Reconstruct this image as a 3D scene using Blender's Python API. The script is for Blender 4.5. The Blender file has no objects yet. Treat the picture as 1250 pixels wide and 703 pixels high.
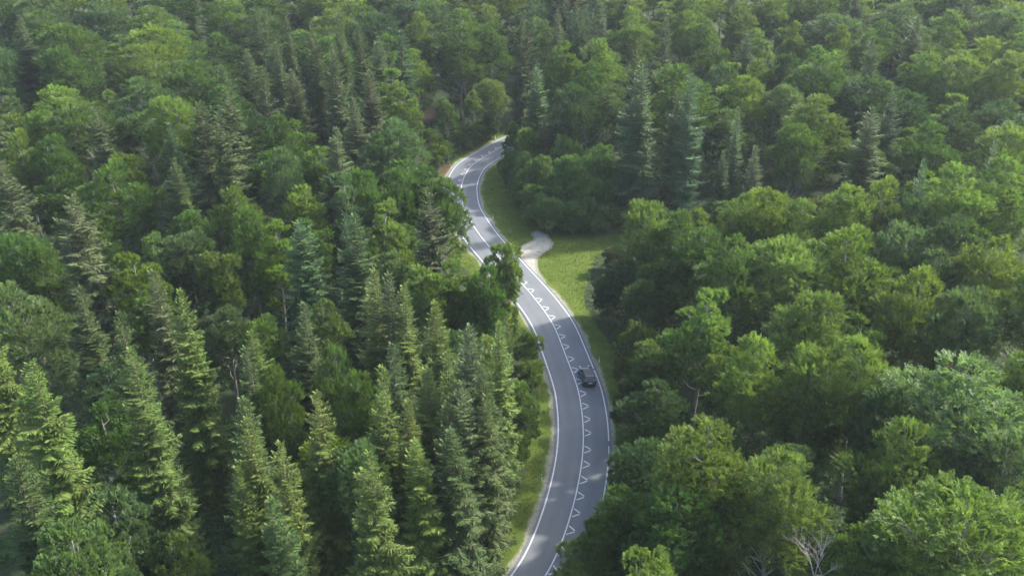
import bpy, math, random
import numpy as np
from mathutils import Vector, Matrix

# ---------------------------------------------------------------- camera, sky, sun, exposure
PITCH = math.radians(27.36); CAM_H = 73.7; FPX = 1190.0
scn = bpy.context.scene
col = scn.collection
cam_data = bpy.data.cameras.new('camera'); cam = bpy.data.objects.new('camera', cam_data); col.objects.link(cam)
cam_data.lens = 36*FPX/1250; cam_data.sensor_width = 36.0; cam_data.clip_end = 5000.0; cam_data.clip_start = 0.5
cam.location = (0, 0, CAM_H); cam.rotation_euler = (math.pi/2 - PITCH, 0, 0)
scn.camera = cam

SUN_AZ = math.radians(26.0)      # forward of +x
SUN_EL = math.radians(38.0)
world = bpy.data.worlds.new('World'); scn.world = world; world.use_nodes = True
wn = world.node_tree.nodes; wn.clear()
sky = wn.new('ShaderNodeTexSky'); sky.sky_type = 'NISHITA'; sky.sun_disc = False
sky.sun_elevation = SUN_EL; sky.sun_rotation = math.pi/2 - SUN_AZ
sky.air_density = 1.0; sky.dust_density = 3.0; sky.ozone_density = 1.0
bg = wn.new('ShaderNodeBackground'); bg.inputs['Strength'].default_value = 0.15
wo = wn.new('ShaderNodeOutputWorld')
world.node_tree.links.new(sky.outputs[0], bg.inputs[0]); world.node_tree.links.new(bg.outputs[0], wo.inputs[0])
sun_data = bpy.data.lights.new('sun', 'SUN'); sun_data.energy = 2.8; sun_data.angle = math.radians(2.0)
sun_data.color = (1.0, 0.95, 0.87)
sun = bpy.data.objects.new('sun', sun_data); col.objects.link(sun)
SUNV = Vector((math.cos(SUN_EL)*math.cos(SUN_AZ), math.cos(SUN_EL)*math.sin(SUN_AZ), math.sin(SUN_EL)))
sun.rotation_euler = SUNV.to_track_quat('Z', 'Y').to_euler(); sun.location = (60, 60, 120)
scn.view_settings.view_transform = 'Standard'; scn.view_settings.look = 'None'
scn.view_settings.gamma = 1.0; scn.view_settings.use_curve_mapping = False
scn.view_settings.exposure = 1.92
scn.render.engine = 'CYCLES'
scn.cycles.max_bounces = 6; scn.cycles.diffuse_bounces = 3; scn.cycles.glossy_bounces = 2
scn.cycles.transmission_bounces = 3; scn.cycles.volume_bounces = 0; scn.cycles.transparent_max_bounces = 4
scn.cycles.sample_clamp_indirect = 4.0
scn.cycles.use_denoising = True

rng = np.random.default_rng(11)
R = random.Random(5)

# ---------------------------------------------------------------- geometry of the picture
CP, SP = math.cos(PITCH), math.sin(PITCH)
def ray(px, py):
    u, v = px-625.0, py-351.5
    return np.array([u/FPX, CP-(v/FPX)*SP, -SP-(v/FPX)*CP])
def project(x, y, z):
    zz = z-CAM_H
    d = y*CP - zz*SP
    return 625+FPX*x/d, 351.5 - FPX*(y*SP+zz*CP)/d, d

CENTRE = [(-20,44),(-12,54),(-6,61.5),(-1,69),(3.0,75.8),(5.4,81.8),(7.5,90.1),(8.75,97.7),(9.2,104.2),(9.15,110),(8.8,114.2),(7.8,121),(6.55,129),
 (5.0,134.8),(2.7,141.3),(0.1,147.8),(-1.8,152.7),(-5.7,162.8),(-8.4,172),(-9.7,177.8),(-10.35,185.3),(-10.35,189.3),(-10.0,193.8),(-8.9,199.6),
 (-6.8,204.2),(-4.0,209.3),(-1.2,214.2),(3,219.5),(10,226),(21,233),(36,239),(58,244)]
def catmull(pts, n=12):
    P = np.array(pts, float); P = np.vstack([2*P[0]-P[1], P, 2*P[-1]-P[-2]])
    out = []
    for i in range(1, len(P)-2):
        for t in np.linspace(0, 1, n, endpoint=False):
            a, b, c, d = P[i-1], P[i], P[i+1], P[i+2]
            out.append(.5*((2*b)+(-a+c)*t+(2*a-5*b+4*c-d)*t*t+(-a+3*b-3*c+d)*t**3))
    out.append(P[-2]); return np.array(out)
RC = catmull(CENTRE)
for _ in range(10): RC[1:-1] = .25*RC[:-2]+.5*RC[1:-1]+.25*RC[2:]
seg = np.linalg.norm(np.diff(RC, axis=0), axis=1); S = np.concatenate([[0], np.cumsum(seg)])
ss = np.arange(0, S[-1], 0.5)
RC = np.stack([np.interp(ss, S, RC[:,0]), np.interp(ss, S, RC[:,1])], 1)
RT = np.gradient(RC, axis=0); RT /= np.linalg.norm(RT, axis=1)[:,None]
RN = np.stack([RT[:,1], -RT[:,0]], 1)          # right of travel
def road_dist(x, y):
    x = np.atleast_1d(x).astype(float); y = np.atleast_1d(y).astype(float)
    d = np.full(x.shape, 1e9); side = np.zeros(x.shape); idx = np.zeros(x.shape, int)
    for i in range(0, len(RC), 2):
        dx = x-RC[i,0]; dy = y-RC[i,1]; q = dx*dx+dy*dy; m = q < d
        d = np.where(m, q, d); side = np.where(m, dx*RN[i,0]+dy*RN[i,1], side); idx = np.where(m, i, idx)
    return np.sqrt(d), side, idx
def terrain(x, y):
    x = np.asarray(x, float); y = np.asarray(y, float)
    dr = np.sqrt(np.min((np.atleast_1d(x)[...,None]-RC[::6,0])**2+(np.atleast_1d(y)[...,None]-RC[::6,1])**2, axis=-1))
    w = np.clip((dr-9)/22, 0, 1); w = w*w*(3-2*w)
    n = 1.5*np.sin(x*.061+1.3)*np.cos(y*.052+.4)+.8*np.sin(x*.13+y*.09)
    far = .10*np.clip(y-250, 0, 200)+.06*np.clip(-x-80, 0, 100)
    z = w*n+far*np.clip(dr/25,0,1)-.18*np.clip((dr-3.6)/3, 0, 1)
    return z
def tz(x, y): return float(np.atleast_1d(terrain(x, y))[0])
def at(px, py, h=0.0):
    d = ray(px, py); z = h
    for _ in range(8):
        t = (CAM_H-z)/-d[2]; x, y = d[0]*t, d[1]*t; z = tz(x, y)+h
    return x, y, z-h
def inpoly(x, y, poly):
    c = np.zeros(np.shape(x), bool); n = len(poly)
    for i in range(n):
        x0, y0 = poly[i]; x1, y1 = poly[(i+1) % n]
        m = ((y0 > y) != (y1 > y)); c ^= m & (x < (x1-x0)*(y-y0)/(y1-y0+1e-12)+x0)
    return c
GRASS_PX = [(590,222),(600,206),(612,215),(622,240),(640,235),(690,245),(745,250),(800,262),(800,300),(742,300),(726,320),(716,345),(712,370),(728,400),(748,430),(757,470),(765,520),
            (756,560),(740,640),(700,690),(560,702),(590,690),(640,600),(672,540),(655,480),(650,440),(690,380),(640,320),(610,285),(590,255)]
GRAVEL_PX = [(626,324),(627,306),(642,297),(652,293),(648,284),(655,281),(668,287),(676,297),(672,304),(661,311),(655,318),(656,327),(661,346),(650,342)]
grass_w = [at(*p)[:2] for p in GRASS_PX]; gravel_w = [at(*p)[:2] for p in GRAVEL_PX]

# ---------------------------------------------------------------- material helpers
def new_mat(name):
    m = bpy.data.materials.new(name); m.use_nodes = True; nt = m.node_tree; nt.nodes.clear()
    o = nt.nodes.new('ShaderNodeOutputMaterial'); return m, nt, o
def N(nt, t, **kw):
    n = nt.nodes.new(t)
    for k, v in kw.items(): setattr(n, k, v)
    return n
def noise(nt, scale, detail=4, rough=.6, vec=None, dist=0):
    n = N(nt, 'ShaderNodeTexNoise'); n.inputs['Scale'].default_value = scale; n.inputs['Detail'].default_value = detail
    n.inputs['Roughness'].default_value = rough; n.inputs['Distortion'].default_value = dist
    if vec is not None: nt.links.new(vec, n.inputs['Vector'])
    return n
def ramp(nt, src, stops):
    r = N(nt, 'ShaderNodeValToRGB'); e = r.color_ramp.elements
    e[0].position, e[0].color = stops[0][0], (*stops[0][1], 1); e[1].position, e[1].color = stops[-1][0], (*stops[-1][1], 1)
    for p, c in stops[1:-1]:
        q = e.new(p); q.color = (*c, 1)
    nt.links.new(src, r.inputs[0]); return r
def mixc(nt, fac, a, b, mode='MIX'):
    m = N(nt, 'ShaderNodeMix', data_type='RGBA', blend_type=mode)
    for s, v in ((0, fac), (6, a), (7, b)):
        if hasattr(v, 'is_linked') or hasattr(v, 'links'): nt.links.new(v, m.inputs[s])
        elif s == 0: m.inputs[0].default_value = v
        else: m.inputs[s].default_value = (*v, 1)
    return m.outputs[2]
def math_(nt, op, a, b=None, c=None, clamp=False):
    m = N(nt, 'ShaderNodeMath', operation=op, use_clamp=clamp)
    for i, v in enumerate((a, b, c)):
        if v is None: continue
        if hasattr(v, 'links'): nt.links.new(v, m.inputs[i])
        else: m.inputs[i].default_value = v
    return m.outputs[0]
def simple(name, colr, rough=.5, metal=0, spec=.5, coat=0):
    m, nt, o = new_mat(name); p = N(nt, 'ShaderNodeBsdfPrincipled')
    tc = N(nt, 'ShaderNodeTexCoord'); nz = noise(nt, 9, 3, .6, tc.outputs['Object'])
    c = mixc(nt, nz.outputs[0], tuple(v*.88 for v in colr), tuple(min(1, v*1.1) for v in colr))
    nt.links.new(c, p.inputs['Base Color']); p.inputs['Roughness'].default_value = rough
    p.inputs['Metallic'].default_value = metal; p.inputs['Coat Weight'].default_value = coat
    p.inputs['Specular IOR Level'].default_value = spec
    nt.links.new(p.outputs[0], o.inputs[0]); return m

def leaf_mat(name, trans=.3, rough=.55, tipc=(1.35, 1.3, 1.0)):
    m, nt, o = new_mat(name)
    oi = N(nt, 'ShaderNodeObjectInfo'); at_ = N(nt, 'ShaderNodeAttribute', attribute_name='leaf')
    sep = N(nt, 'ShaderNodeSeparateColor'); nt.links.new(at_.outputs['Color'], sep.inputs[0])
    # r: random brightness per spray, g: young growth, b: hue
    k = math_(nt, 'MULTIPLY_ADD', sep.outputs[0], .7, .65)
    c1 = N(nt, 'ShaderNodeVectorMath', operation='SCALE'); nt.links.new(oi.outputs['Color'], c1.inputs[0]); nt.links.new(k, c1.inputs['Scale'])
    tip = mixc(nt, 1.0, c1.outputs[0], tipc, 'MULTIPLY')
    c2 = mixc(nt, sep.outputs[1], c1.outputs[0], tip)
    hs = N(nt, 'ShaderNodeHueSaturation'); h = math_(nt, 'MULTIPLY_ADD', sep.outputs[2], -.018, .507)
    nt.links.new(h, hs.inputs['Hue']); nt.links.new(c2, hs.inputs['Color'])
    p = N(nt, 'ShaderNodeBsdfPrincipled'); nt.links.new(hs.outputs[0], p.inputs['Base Color'])
    p.inputs['Roughness'].default_value = rough+.05; p.inputs['Specular IOR Level'].default_value = .2
    t = N(nt, 'ShaderNodeBsdfTranslucent')
    tcx = mixc(nt, 1.0, hs.outputs[0], (1.25, 1.2, .6), 'MULTIPLY'); nt.links.new(tcx, t.inputs[0])
    mx = N(nt, 'ShaderNodeMixShader'); mx.inputs[0].default_value = trans
    nt.links.new(p.outputs[0], mx.inputs[1]); nt.links.new(t.outputs[0], mx.inputs[2]); nt.links.new(mx.outputs[0], o.inputs[0])
    return m
M_LEAF = leaf_mat('broadleaf_foliage', .44, .5)
M_NEEDLE = leaf_mat('conifer_foliage', .2, .6, (1.4, 1.45, 1.0))
def bark_mat(name, a, b):
    m, nt, o = new_mat(name); tc = N(nt, 'ShaderNodeTexCoord')
    mp = N(nt, 'ShaderNodeMapping'); mp.inputs['Scale'].default_value = (3, 3, .6); nt.links.new(tc.outputs['Object'], mp.inputs[0])
    nz = noise(nt, 2.5, 6, .65, mp.outputs[0]); r = ramp(nt, nz.outputs[0], [(.3, a), (.7, b)])
    p = N(nt, 'ShaderNodeBsdfPrincipled'); p.inputs['Roughness'].default_value = .9; nt.links.new(r.outputs[0], p.inputs[0])
    bp = N(nt, 'ShaderNodeBump'); bp.inputs['Strength'].default_value = .6; bp.inputs['Distance'].default_value = .05
    nt.links.new(nz.outputs[0], bp.inputs['Height']); nt.links.new(bp.outputs[0], p.inputs['Normal'])
    nt.links.new(p.outputs[0], o.inputs[0]); return m
M_BARKG = bark_mat('grey_bark', (.10,.095,.08), (.26,.25,.22))
M_BARKB = bark_mat('brown_bark', (.07,.05,.037), (.19,.14,.11))
M_DEAD = bark_mat('dead_wood', (.16,.14,.12), (.34,.30,.27))

# ground
def ground_mat():
    m, nt, o = new_mat('ground_cover'); tc = N(nt, 'ShaderNodeTexCoord'); vec = tc.outputs['Object']
    a = N(nt, 'ShaderNodeAttribute', attribute_name='zones'); sp = N(nt, 'ShaderNodeSeparateColor'); nt.links.new(a.outputs['Color'], sp.inputs[0])
    n1 = noise(nt, .35, 6, .65, vec); n2 = noise(nt, 2.2, 6, .7, vec); n3 = noise(nt, 11, 4, .7, vec)
    floor = ramp(nt, n2.outputs[0], [(.3, (.024,.024,.014)), (.48, (.034,.044,.02)), (.62, (.032,.062,.02))])
    g1 = ramp(nt, n1.outputs[0], [(.3, (.048,.080,.012)), (.48, (.066,.100,.014)), (.6, (.086,.118,.018)), (.75, (.118,.128,.032))])
    g2 = mixc(nt, n3.outputs[0], (.72,.75,.7), (1.25,1.22,1.2)); grass = mixc(nt, 1.0, g1.outputs[0], g2, 'MULTIPLY')
    gr = ramp(nt, n3.outputs[0], [(.3, (.14,.136,.125)), (.5, (.23,.222,.205)), (.7, (.37,.36,.335))])
    grc = mixc(nt, ramp(nt, n2.outputs[0], [(.42,(0,0,0)),(.62,(1,1,1))]).outputs[0], gr.outputs[0], (.15,.17,.07))
    def mask(ch, lo, hi, amt=.55):
        w = math_(nt, 'MULTIPLY_ADD', math_(nt, 'SUBTRACT', n2.outputs[0], .5), amt*1.6, ch)
        w = math_(nt, 'MULTIPLY_ADD', math_(nt, 'SUBTRACT', n3.outputs[0], .5), amt*.8, w)
        mr = N(nt, 'ShaderNodeMapRange'); mr.inputs[1].default_value = lo; mr.inputs[2].default_value = hi
        nt.links.new(w, mr.inputs[0]); return mr.outputs[0]
    c = mixc(nt, mask(sp.outputs[0], .35, .65), floor.outputs[0], grass)
    dirt = mixc(nt, n3.outputs[0], (.06,.036,.022), (.13,.085,.055))
    c = mixc(nt, mask(sp.outputs[2], .4, .7), c, dirt)
    pl = N(nt, 'ShaderNodeMapRange'); pl.inputs[1].default_value = .97; pl.inputs[2].default_value = 1.08; nt.links.new(sp.outputs[1], pl.inputs[0])
    grw = ramp(nt, n3.outputs[0], [(.3, (.17,.16,.135)), (.5, (.30,.285,.245)), (.7, (.44,.42,.37))])
    grc = mixc(nt, pl.outputs[0], grc, mixc(nt, ramp(nt, n2.outputs[0], [(.5,(0,0,0)),(.68,(1,1,1))]).outputs[0], grw.outputs[0], (.14,.15,.07)))
    c = mixc(nt, mask(sp.outputs[1], .4, .62, .55), c, grc)
    p = N(nt, 'ShaderNodeBsdfPrincipled'); p.inputs['Roughness'].default_value = .95; p.inputs['Specular IOR Level'].default_value = .15
    nt.links.new(c, p.inputs[0]); bp = N(nt, 'ShaderNodeBump'); bp.inputs['Strength'].default_value = .8; bp.inputs['Distance'].default_value = .12
    nt.links.new(n3.outputs[0], bp.inputs['Height']); nt.links.new(bp.outputs[0], p.inputs['Normal'])
    nt.links.new(p.outputs[0], o.inputs[0]); return m
M_GROUND = ground_mat()
def asphalt_mat():
    m, nt, o = new_mat('asphalt'); tc = N(nt, 'ShaderNodeTexCoord'); uv = N(nt, 'ShaderNodeUVMap'); uv.uv_map = 'lane'
    vec = tc.outputs['Object']; big = noise(nt, .22, 5, .6, vec); fine = noise(nt, 14, 5, .75, vec)
    su = N(nt, 'ShaderNodeSeparateXYZ'); nt.links.new(uv.outputs[0], su.inputs[0])     # u: -1..1 across, v metres along
    base = ramp(nt, big.outputs[0], [(.3, (.092,.103,.112)), (.7, (.113,.124,.133))])
    c = mixc(nt, 1.0, base.outputs[0], mixc(nt, fine.outputs[0], (.8,.8,.8), (1.2,1.2,1.2)), 'MULTIPLY')
    # wheel tracks: two worn bands in each lane, and a joint down the middle
    w = math_(nt, 'ABSOLUTE', math_(nt, 'SINE', math_(nt, 'MULTIPLY', su.outputs[0], 2*math.pi*1.02)))
    tr = N(nt, 'ShaderNodeMapRange'); tr.inputs[1].default_value = .55; tr.inputs[2].default_value = 1
    nt.links.new(w, tr.inputs[0]); nw = noise(nt, .5, 3, .5, vec)
    c = mixc(nt, math_(nt, 'MULTIPLY', tr.outputs[0], math_(nt, 'MULTIPLY', nw.outputs[0], .55)), c, (.135,.143,.15))
    mpp = N(nt, 'ShaderNodeMapping'); mpp.inputs['Scale'].default_value = (5, .12, 1); nt.links.new(uv.outputs[0], mpp.inputs[0])
    st = noise(nt, 1.0, 5, .7, mpp.outputs[0]); sr = ramp(nt, st.outputs[0], [(.56, (1,1,1)), (.7, (.8,.8,.8))])
    c = mixc(nt, 1.0, c, sr.outputs[0], 'MULTIPLY')
    p = N(nt, 'ShaderNodeBsdfPrincipled'); p.inputs['Roughness'].default_value = .82; nt.links.new(c, p.inputs[0])
    bp = N(nt, 'ShaderNodeBump'); bp.inputs['Strength'].default_value = .3; bp.inputs['Distance'].default_value = .01
    nt.links.new(fine.outputs[0], bp.inputs['Height']); nt.links.new(bp.outputs[0], p.inputs['Normal'])
    nt.links.new(p.outputs[0], o.inputs[0]); return m
M_ASPH = asphalt_mat()
def paint_mat():
    m, nt, o = new_mat('road_paint'); tc = N(nt, 'ShaderNodeTexCoord'); n = noise(nt, 3, 6, .75, tc.outputs['Object'])
    r = ramp(nt, n.outputs[0], [(.32, (.30,.31,.32)), (.5, (.48,.49,.50)), (.7, (.54,.55,.56))])
    p = N(nt, 'ShaderNodeBsdfPrincipled'); p.inputs['Roughness'].default_value = .7; nt.links.new(r.outputs[0], p.inputs[0]); nt.links.new(p.outputs[0], o.inputs[0]); return m
M_PAINT = paint_mat()

# ---------------------------------------------------------------- mesh helpers
def mesh_np(name, V, F, mat, attr=None, smooth=False):
    V = np.asarray(V, np.float32); F = np.asarray(F, np.int32); k = F.shape[1]
    me = bpy.data.meshes.new(name); me.vertices.add(len(V)); me.vertices.foreach_set('co', V.ravel())
    me.loops.add(F.size); me.loops.foreach_set('vertex_index', F.ravel())
    me.polygons.add(len(F)); me.polygons.foreach_set('loop_start', np.arange(0, F.size, k, dtype=np.int32))
    me.polygons.foreach_set('loop_total', np.full(len(F), k, np.int32))
    if smooth: me.polygons.foreach_set('use_smooth', np.ones(len(F), bool))
    me.update(calc_edges=True); me.materials.append(mat)
    if attr is not None:
        a = me.color_attributes.new(attr[0], 'FLOAT_COLOR', 'POINT'); A = np.ones((len(V), 4), np.float32); A[:,:3] = attr[1]
        a.data.foreach_set('color', A.ravel())
    return me
def link(name, me, parent=None):
    o = bpy.data.objects.new(name, me); col.objects.link(o)
    if parent: o.parent = parent
    return o
class MB:
    def __init__(s): s.v = []; s.f = []
    def tube(s, pts, rad, n=7, cap=True):
        pts = [Vector(p) for p in pts]; base = len(s.v); up = Vector((.13,.21,1)).normalized()
        for i, p in enumerate(pts):
            t = (pts[min(i+1, len(pts)-1)]-pts[max(i-1, 0)]).normalized()
            a = t.cross(Vector((1,.1,0)) if abs(t.z) > .8 else up).normalized(); b = t.cross(a)
            for j in range(n):
                w = 2*math.pi*j/n; s.v.append(p+(a*math.cos(w)+b*math.sin(w))*rad[i])
        for i in range(len(pts)-1):
            for j in range(n):
                q = base+i*n; s.f.append((q+j, q+(j+1) % n, q+n+(j+1) % n, q+n+j))
        if cap:
            s.f.append(tuple(base+j for j in reversed(range(n)))); s.f.append(tuple(base+(len(pts)-1)*n+j for j in range(n)))
    def box(s, c, d, bev=0):
        b = len(s.v); x, y, z = d[0]/2, d[1]/2, d[2]/2
        for sx, sy, sz in ((-1,-1,-1),(1,-1,-1),(1,1,-1),(-1,1,-1),(-1,-1,1),(1,-1,1),(1,1,1),(-1,1,1)):
            s.v.append(Vector((c[0]+sx*x, c[1]+sy*y, c[2]+sz*z)))
        for f in ((0,3,2,1),(4,5,6,7),(0,1,5,4),(1,2,6,5),(2,3,7,6),(3,0,4,7)): s.f.append(tuple(b+i for i in f))
    def mesh(s, name, mat, smooth=True):
        me = bpy.data.meshes.new(name); me.from_pydata([tuple(v) for v in s.v], [], s.f); me.materials.append(mat)
        if smooth: me.polygons.foreach_set('use_smooth', [True]*len(me.polygons))
        me.update(); return me

# ---------------------------------------------------------------- ground, road, markings
xs = np.concatenate([np.linspace(-900,-80,30)[:-1], np.arange(-80,-30,3.0), np.arange(-30,45,.45), np.arange(45,110,3.0), np.linspace(110,900,30)])
ys = np.concatenate([np.linspace(-300,0,12)[:-1], np.arange(0,54,3.0), np.arange(54,228,.5), np.arange(228,420,4.0), np.linspace(420,2200,36)])
GX, GY = np.meshgrid(xs, ys)
dr, sd, _i = road_dist(GX.ravel(), GY.ravel())
GZ = np.concatenate([np.atleast_1d(terrain(a, b)) for a, b in zip(GX, GY)])
gx, gy = GX.ravel(), GY.ravel()
farh = np.clip((gy-450)/900, 0, 1); GZ = GZ+farh*28*(1+.6*np.sin(gx*.006))
zones = np.zeros((len(gx), 3))
jit = rng.normal(0, .16, len(gx))+.22*np.sin(gx*1.7+gy*.9)*np.sin(gy*1.3)
verge = np.clip((6.2+1.1*np.sin(gy*.21)+.7*np.sin(gx*.5+gy*.37)-dr)/2+.5, 0, 1)
zones[:,0] = np.maximum(verge, inpoly(gx, gy, grass_w)*1.0)
cl = at(262, 590); zones[:,0] = np.maximum(zones[:,0], np.exp(-(((gx-cl[0])/5)**2+((gy-cl[1])/6)**2))*1.1)
zones[:,1] = np.maximum(np.clip((4.35+.12*np.sin(gy*.6)+jit-dr)/1.0+.3, 0, 1), inpoly(gx, gy, gravel_w)*1.2)
zones[:,1] = np.minimum(zones[:,1], np.where(inpoly(gx, gy, gravel_w), 2, .95))
for q, r_ in (((547,207),4), ((762,470),1.5), ((525,140),6), ((275,575),3), ((756,440),1.6)):
    c0 = at(*q); zones[:,2] = np.maximum(zones[:,2], np.exp(-(((gx-c0[0])**2+(gy-c0[1])**2)/r_**2))*1.0)
z3 = zones.reshape(len(ys), len(xs), 3)
for _ in range(2): z3[1:-1,1:-1] = (z3[1:-1,1:-1]*2+z3[:-2,1:-1]+z3[2:,1:-1]+z3[1:-1,:-2]+z3[1:-1,2:])/6
zones = z3.reshape(-1, 3)
nx, ny = len(xs), len(ys)
I = (np.arange(ny-1)[:,None]*nx+np.arange(nx-1)[None]).ravel()
GZ = GZ-np.clip((4.2-dr)/1.2, 0, 1)*.10+.02*np.sin(gx*2.1)*np.sin(gy*1.7)
me = mesh_np('ground', np.stack([gx, gy, GZ], 1), np.stack([I, I+1, I+nx+1, I+nx], 1), M_GROUND, ('zones', zones), True)
g = link('ground', me); g['kind'] = 'structure'

def road_z(i): return np.zeros(np.shape(i))+.02
def ribbon(name, mat, o0, o1, z, i0=0, i1=None, wob=0):
    i1 = len(RC)-1 if i1 is None else i1
    idx = np.arange(i0, i1+1); n = max(2, int(round(abs(o1-o0)/.6))+1) if z < .025 else 2
    offs = np.linspace(o0, o1, n); P = []
    for k, o_ in enumerate(offs):
        e = wob*np.sin(idx*.37)*np.sin(idx*.113)*(1.0 if k in (0, n-1) else 0.0)
        q = RC[idx]+RN[idx]*(o_+e)[:,None]
        P.append(np.column_stack([q, np.full(len(idx), z+.03*(1-(o_/3.6)**2))]))
    V = np.stack(P, 1).reshape(-1, 3); m_ = len(idx)
    J = (np.arange(m_-1)[:,None]*n+np.arange(n-1)[None]).ravel()
    F = np.stack([J, J+1, J+n+1, J+n], 1)
    return V, F, (np.tile(offs/3.5, m_), np.repeat(idx*.5, n))
V, F, uvs = ribbon('road', M_ASPH, -3.6, 3.6, .02, wob=.07)
nb = len(V); n_ = 13
me = mesh_np('road', V, F, M_ASPH, smooth=True)
uvl = me.uv_layers.new(name='lane'); li = np.empty(len(me.loops), np.int32); me.loops.foreach_get('vertex_index', li)
uvl.data.foreach_set('uv', np.stack([uvs[0][li], uvs[1][li]], 1).astype(np.float32).ravel())
rd = link('road', me); rd['kind'] = 'structure'
PV, PF = [], []
def addq(V, F):
    b = sum(len(v) for v in PV); PV.append(V); PF.append(F+b)
SALL = len(RC)-1
def sidx(px, py):
    q = at(px, py); return int(np.argmin((RC[:,0]-q[0])**2+(RC[:,1]-q[1])**2))
zp = .028
def line(o, i0, i1, w=.075): V, F, _u = ribbon('', None, o-w, o+w, zp, i0, i1); addq(V, F)
g0 = sidx(742, 547)
line(-3.2, 0, SALL, .08); line(3.2, 0, g0-5, .08); line(3.2, g0-3, g0+1, .08); line(3.2, g0+3, SALL, .08); line(0, 0, SALL, .07)
gap0 = sidx(633, 330); iswap = sidx(566, 247)
def stroke(a, b, w=.08):
    a = np.array(a); b = np.array(b); t = (b-a)/np.linalg.norm(b-a); nn = np.array([-t[1], t[0]])*w
    q = np.array([a-nn, b-nn, b+nn, a+nn]); V = np.column_stack([q, np.full(4, zp+.03*.98)]); addq(V, np.array([[0,1,2,3]]))
s_ = 8.0
while s_ < ss[-1]-4:
    if gap0*.5 < s_ < iswap*.5: s_ += 3.08; continue
    side = 1 if s_ < iswap*.5 else -1
    i = int(s_*2); p = RC[i]; t = RT[i]; n = RN[i]*side
    apex = p+n*.98; w0 = p+n*.2-t*.72; w1 = p+n*.2+t*.72
    stroke(w0, apex-t*.1); stroke(w1, apex+t*.1); s_ += 3.08
me = mesh_np('road_marking', np.vstack(PV), np.vstack(PF), M_PAINT); rm = link('road_marking', me); rm['kind'] = 'structure'

# ---------------------------------------------------------------- foliage generators
def unit(a): return a/np.maximum(np.linalg.norm(a, axis=-1, keepdims=True), 1e-9)
def leaf_quads(P, D, Nn, L, W, up=0.0):
    """rhombic leaves: base P, direction D, normal Nn, length L, width W"""
    B = unit(np.cross(Nn, D)); L = L[:,None]; W = W[:,None]
    a = P; b = P+D*L*.5+B*W*.5; c = P+D*L+Nn*L*(-.12); d = P+D*L*.5-B*W*.5
    V = np.stack([a, b, c, d], 1).reshape(-1, 3); k = len(P)
    return V, np.arange(4*k).reshape(k, 4)
def sprays(O, D, Nn, L, rg, nleaf=7, lw=.14, ll=.27, bright=None, young=None):
    """flat feathery leaf sprays"""
    k = len(O); D = unit(D); Nn = unit(Nn-D*np.sum(Nn*D, 1, keepdims=True)); B = np.cross(Nn, D)
    Ps, Ds, Ns, Ls, Ws, C = [], [], [], [], [], []
    br = rg.random(k) if bright is None else bright; yg = np.zeros(k) if young is None else young; hu = rg.random(k)
    for j in range(nleaf):
        t = (j+.4)/nleaf
        for sgn in (-1, 1):
            droop = -.16*t*t
            P = O+D*(L*t)[:,None]+np.array([0,0,1])*(L*droop)[:,None]+B*(sgn*.03)
            ang = np.radians(58-30*t)+rg.normal(0, .22, k)
            dd = unit(D*np.cos(ang)[:,None]+B*(sgn*np.sin(ang))[:,None]+rg.normal(0, .16, (k, 3)))
            Ps.append(P); Ds.append(dd); Ns.append(unit(Nn+rg.normal(0, .33, (k, 3))))
            q = (1.15-.6*t)*rg.uniform(.75, 1.2, k); Ls.append(ll*q); Ws.append(lw*q)
            C.append(np.stack([np.clip(br+rg.normal(0, .12, k), 0, 1), np.clip(yg+.5*(t > .7)*rg.random(k), 0, 1), hu], 1))
    P, Dd, Nn_, Ls, Ws, C = map(np.concatenate, (Ps, Ds, Ns, Ls, Ws, C))
    V, F = leaf_quads(P, Dd, unit(Nn_-Dd*np.sum(Nn_*Dd, 1, keepdims=True)), Ls, Ws)
    return V, F, np.repeat(C, 4, axis=0)

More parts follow.
